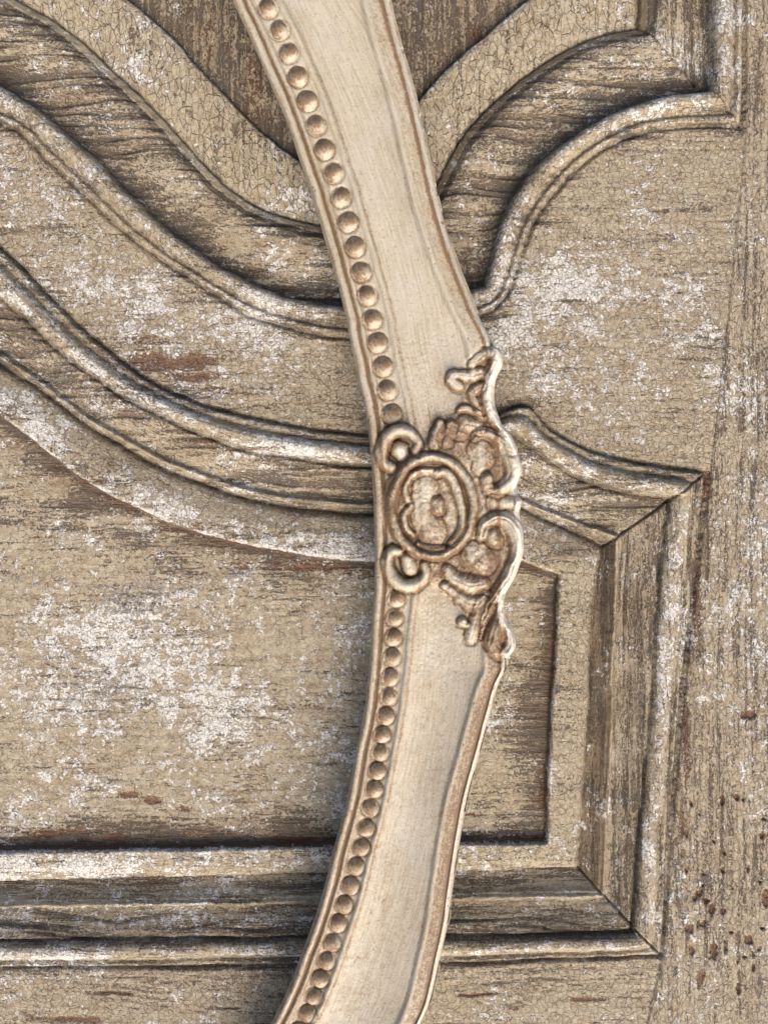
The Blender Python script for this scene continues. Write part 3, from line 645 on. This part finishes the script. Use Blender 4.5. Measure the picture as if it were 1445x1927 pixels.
AF = dict(glaze=padc(glz, .4, .25).ravel(), rub_light=padc(rub_light, 0, .4).ravel(), along=padc(FY, 0, 0).ravel() * 0 + np.repeat(fy, nc), across=padc(dl, -8, 260).ravel())
fq = grid_quads(len(fy), nc)
fl_full = np.zeros((len(fy), nc), np.int32); fl_full[:, 4:4 + NU] = flab
flc = fl_full[:-1, :-1].ravel()
zb = (2320 - CY) * S * KF
froot = root('mirror_frame', 'cream antiqued curved frame with round beads and carved oval cartouche, lying over the door', 'frame', (0, -zb, TH + FD))
allc = allc.copy(); allc[..., 2] += zb
FM = frame_paint('antiqued_cream_paint')
fco = allc.reshape(-1, 3); fnn = fn.reshape(-1, 3)
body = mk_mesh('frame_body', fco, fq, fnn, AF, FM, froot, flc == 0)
LAB = {1: 'raised oval ring around the flower', 8: 'left upper curled scroll', 10: 'left lower curled scroll', 12: 'right upper curled scroll', 17: 'long right lower scroll'}
merge = {}
fgroup = [1, 2, 2, 2, 2, 2, 2, 8, 8, 10, 10, 12, 12, 12, 15, 15, 17, 17, 19, 20, 21, 22, 23, 24, 25, 26, 27, 28, 29, 30, 31, 32, 33, 34]
mapid = np.array([0] + fgroup); fg = mapid[flc]
for gid in sorted(set(fgroup)):
    nm = ST[gid - 1][0]
    o = mk_mesh(nm, fco, fq, fnn, AF, FM, ring_o if nm == 'flower' else froot, fg == gid)
    if gid == 1: ring_o = o
    if o and gid in LAB: o['label'] = LAB[gid]
# plain wooden back of the frame
nb = np.stack([col(fl + 16, fl * 0 - 22), col(fr - 18, fl * 0 - 22)], 1); nb[..., 2] += zb
bq = grid_quads(len(fy), 2)[:, ::-1]
mk_mesh('frame_back', nb.reshape(-1, 3), bq, np.tile([0.0, 1.0, 0.0], (len(fy) * 2, 1)), {}, plain_wood('old_frame_wood'), froot)

# beads
UN = 19.6 * S * KF
def bead_mesh(seed):
    rs = np.random.RandomState(seed); NR, NA = 9, 24; v = []; att = []
    ph = rs.rand() * 6.28; tw = rs.rand()
    for i in range(NR):
        th = i / (NR - 1) * math.pi / 2 * 1.04
        for j in range(NA):
            a = 2 * math.pi * j / NA
            rr = math.sin(th) * (1 + .035 * math.sin(2 * a + ph) + .02 * math.sin(3 * a + ph * 2)); hz = max(math.cos(th), 0.0) ** (.75 + .5 * tw) + .09 * math.sin(2.2 * a + ph * 3) * math.sin(th * 2) + .05 * math.sin(5 * a + ph) * math.sin(th * 2)
            if i == 0: rr = 0.02
            v.append((rr * math.cos(a), -hz * .55, rr * math.sin(a)))
    v = np.array(v); x, z = v[:, 0].copy(), v[:, 2].copy()
    gz = .60 + .50 * np.exp(-(((x + .10 + .12 * rs.randn()) / .5) ** 2 + ((z - .05 - .12 * rs.randn()) / .55) ** 2)) - .85 * ss(.35, .85, x * .75 - z * .55)  # glaze thinned at lower right: highlight crescent put into the bead colour
    gz += .25 * ss(.85, 1, np.hypot(x, z))
    f = []
    for i in range(NR - 1):
        for j in range(NA):
            a = i * NA + j; b = i * NA + (j + 1) % NA; f.append((a, a + NA, b + NA, b))
    f = np.array(f)
    n = v * np.array([1, 1.5, 1]); n /= np.linalg.norm(n, axis=1)[:, None]
    return v, f, n, gz + .25 * (fbm(x * 2.2 + 9, z * 2.2 + 9, seed + 200) - .5)
protos = []
for sd in range(10):
    v, f, n, gz = bead_mesh(sd)
    at = dict(glaze=gz, rub_light=.30 * ss(.3, .9, v[:, 0] * .7 - v[:, 2] * .6), along=v[:, 2] * 20 + sd * 50, across=v[:, 0] * 20)  # lower-right side of each bead whitened as a painted highlight
    uq = v * UN
    o = mk_mesh('bead', uq, f, n, at, FM, froot); protos.append(o.data)
    bpy.data.objects.remove(o)
rs = np.random.RandomState(3)
for k, (x, y, r) in enumerate(bc):
    o = bpy.data.objects.new('bead', protos[rs.randint(10)]); scn.collection.objects.link(o); o.parent = froot
    o.location = ((x - CX) * S * KF, -4.0 * S, (CY - y) * S * KF + zb)
    sc = r / 19.6 * (1 + .04 * rs.randn()); o.scale = (sc * .96, sc, sc * 1.03); o.rotation_euler = (0, rs.randn() * .4, 0)
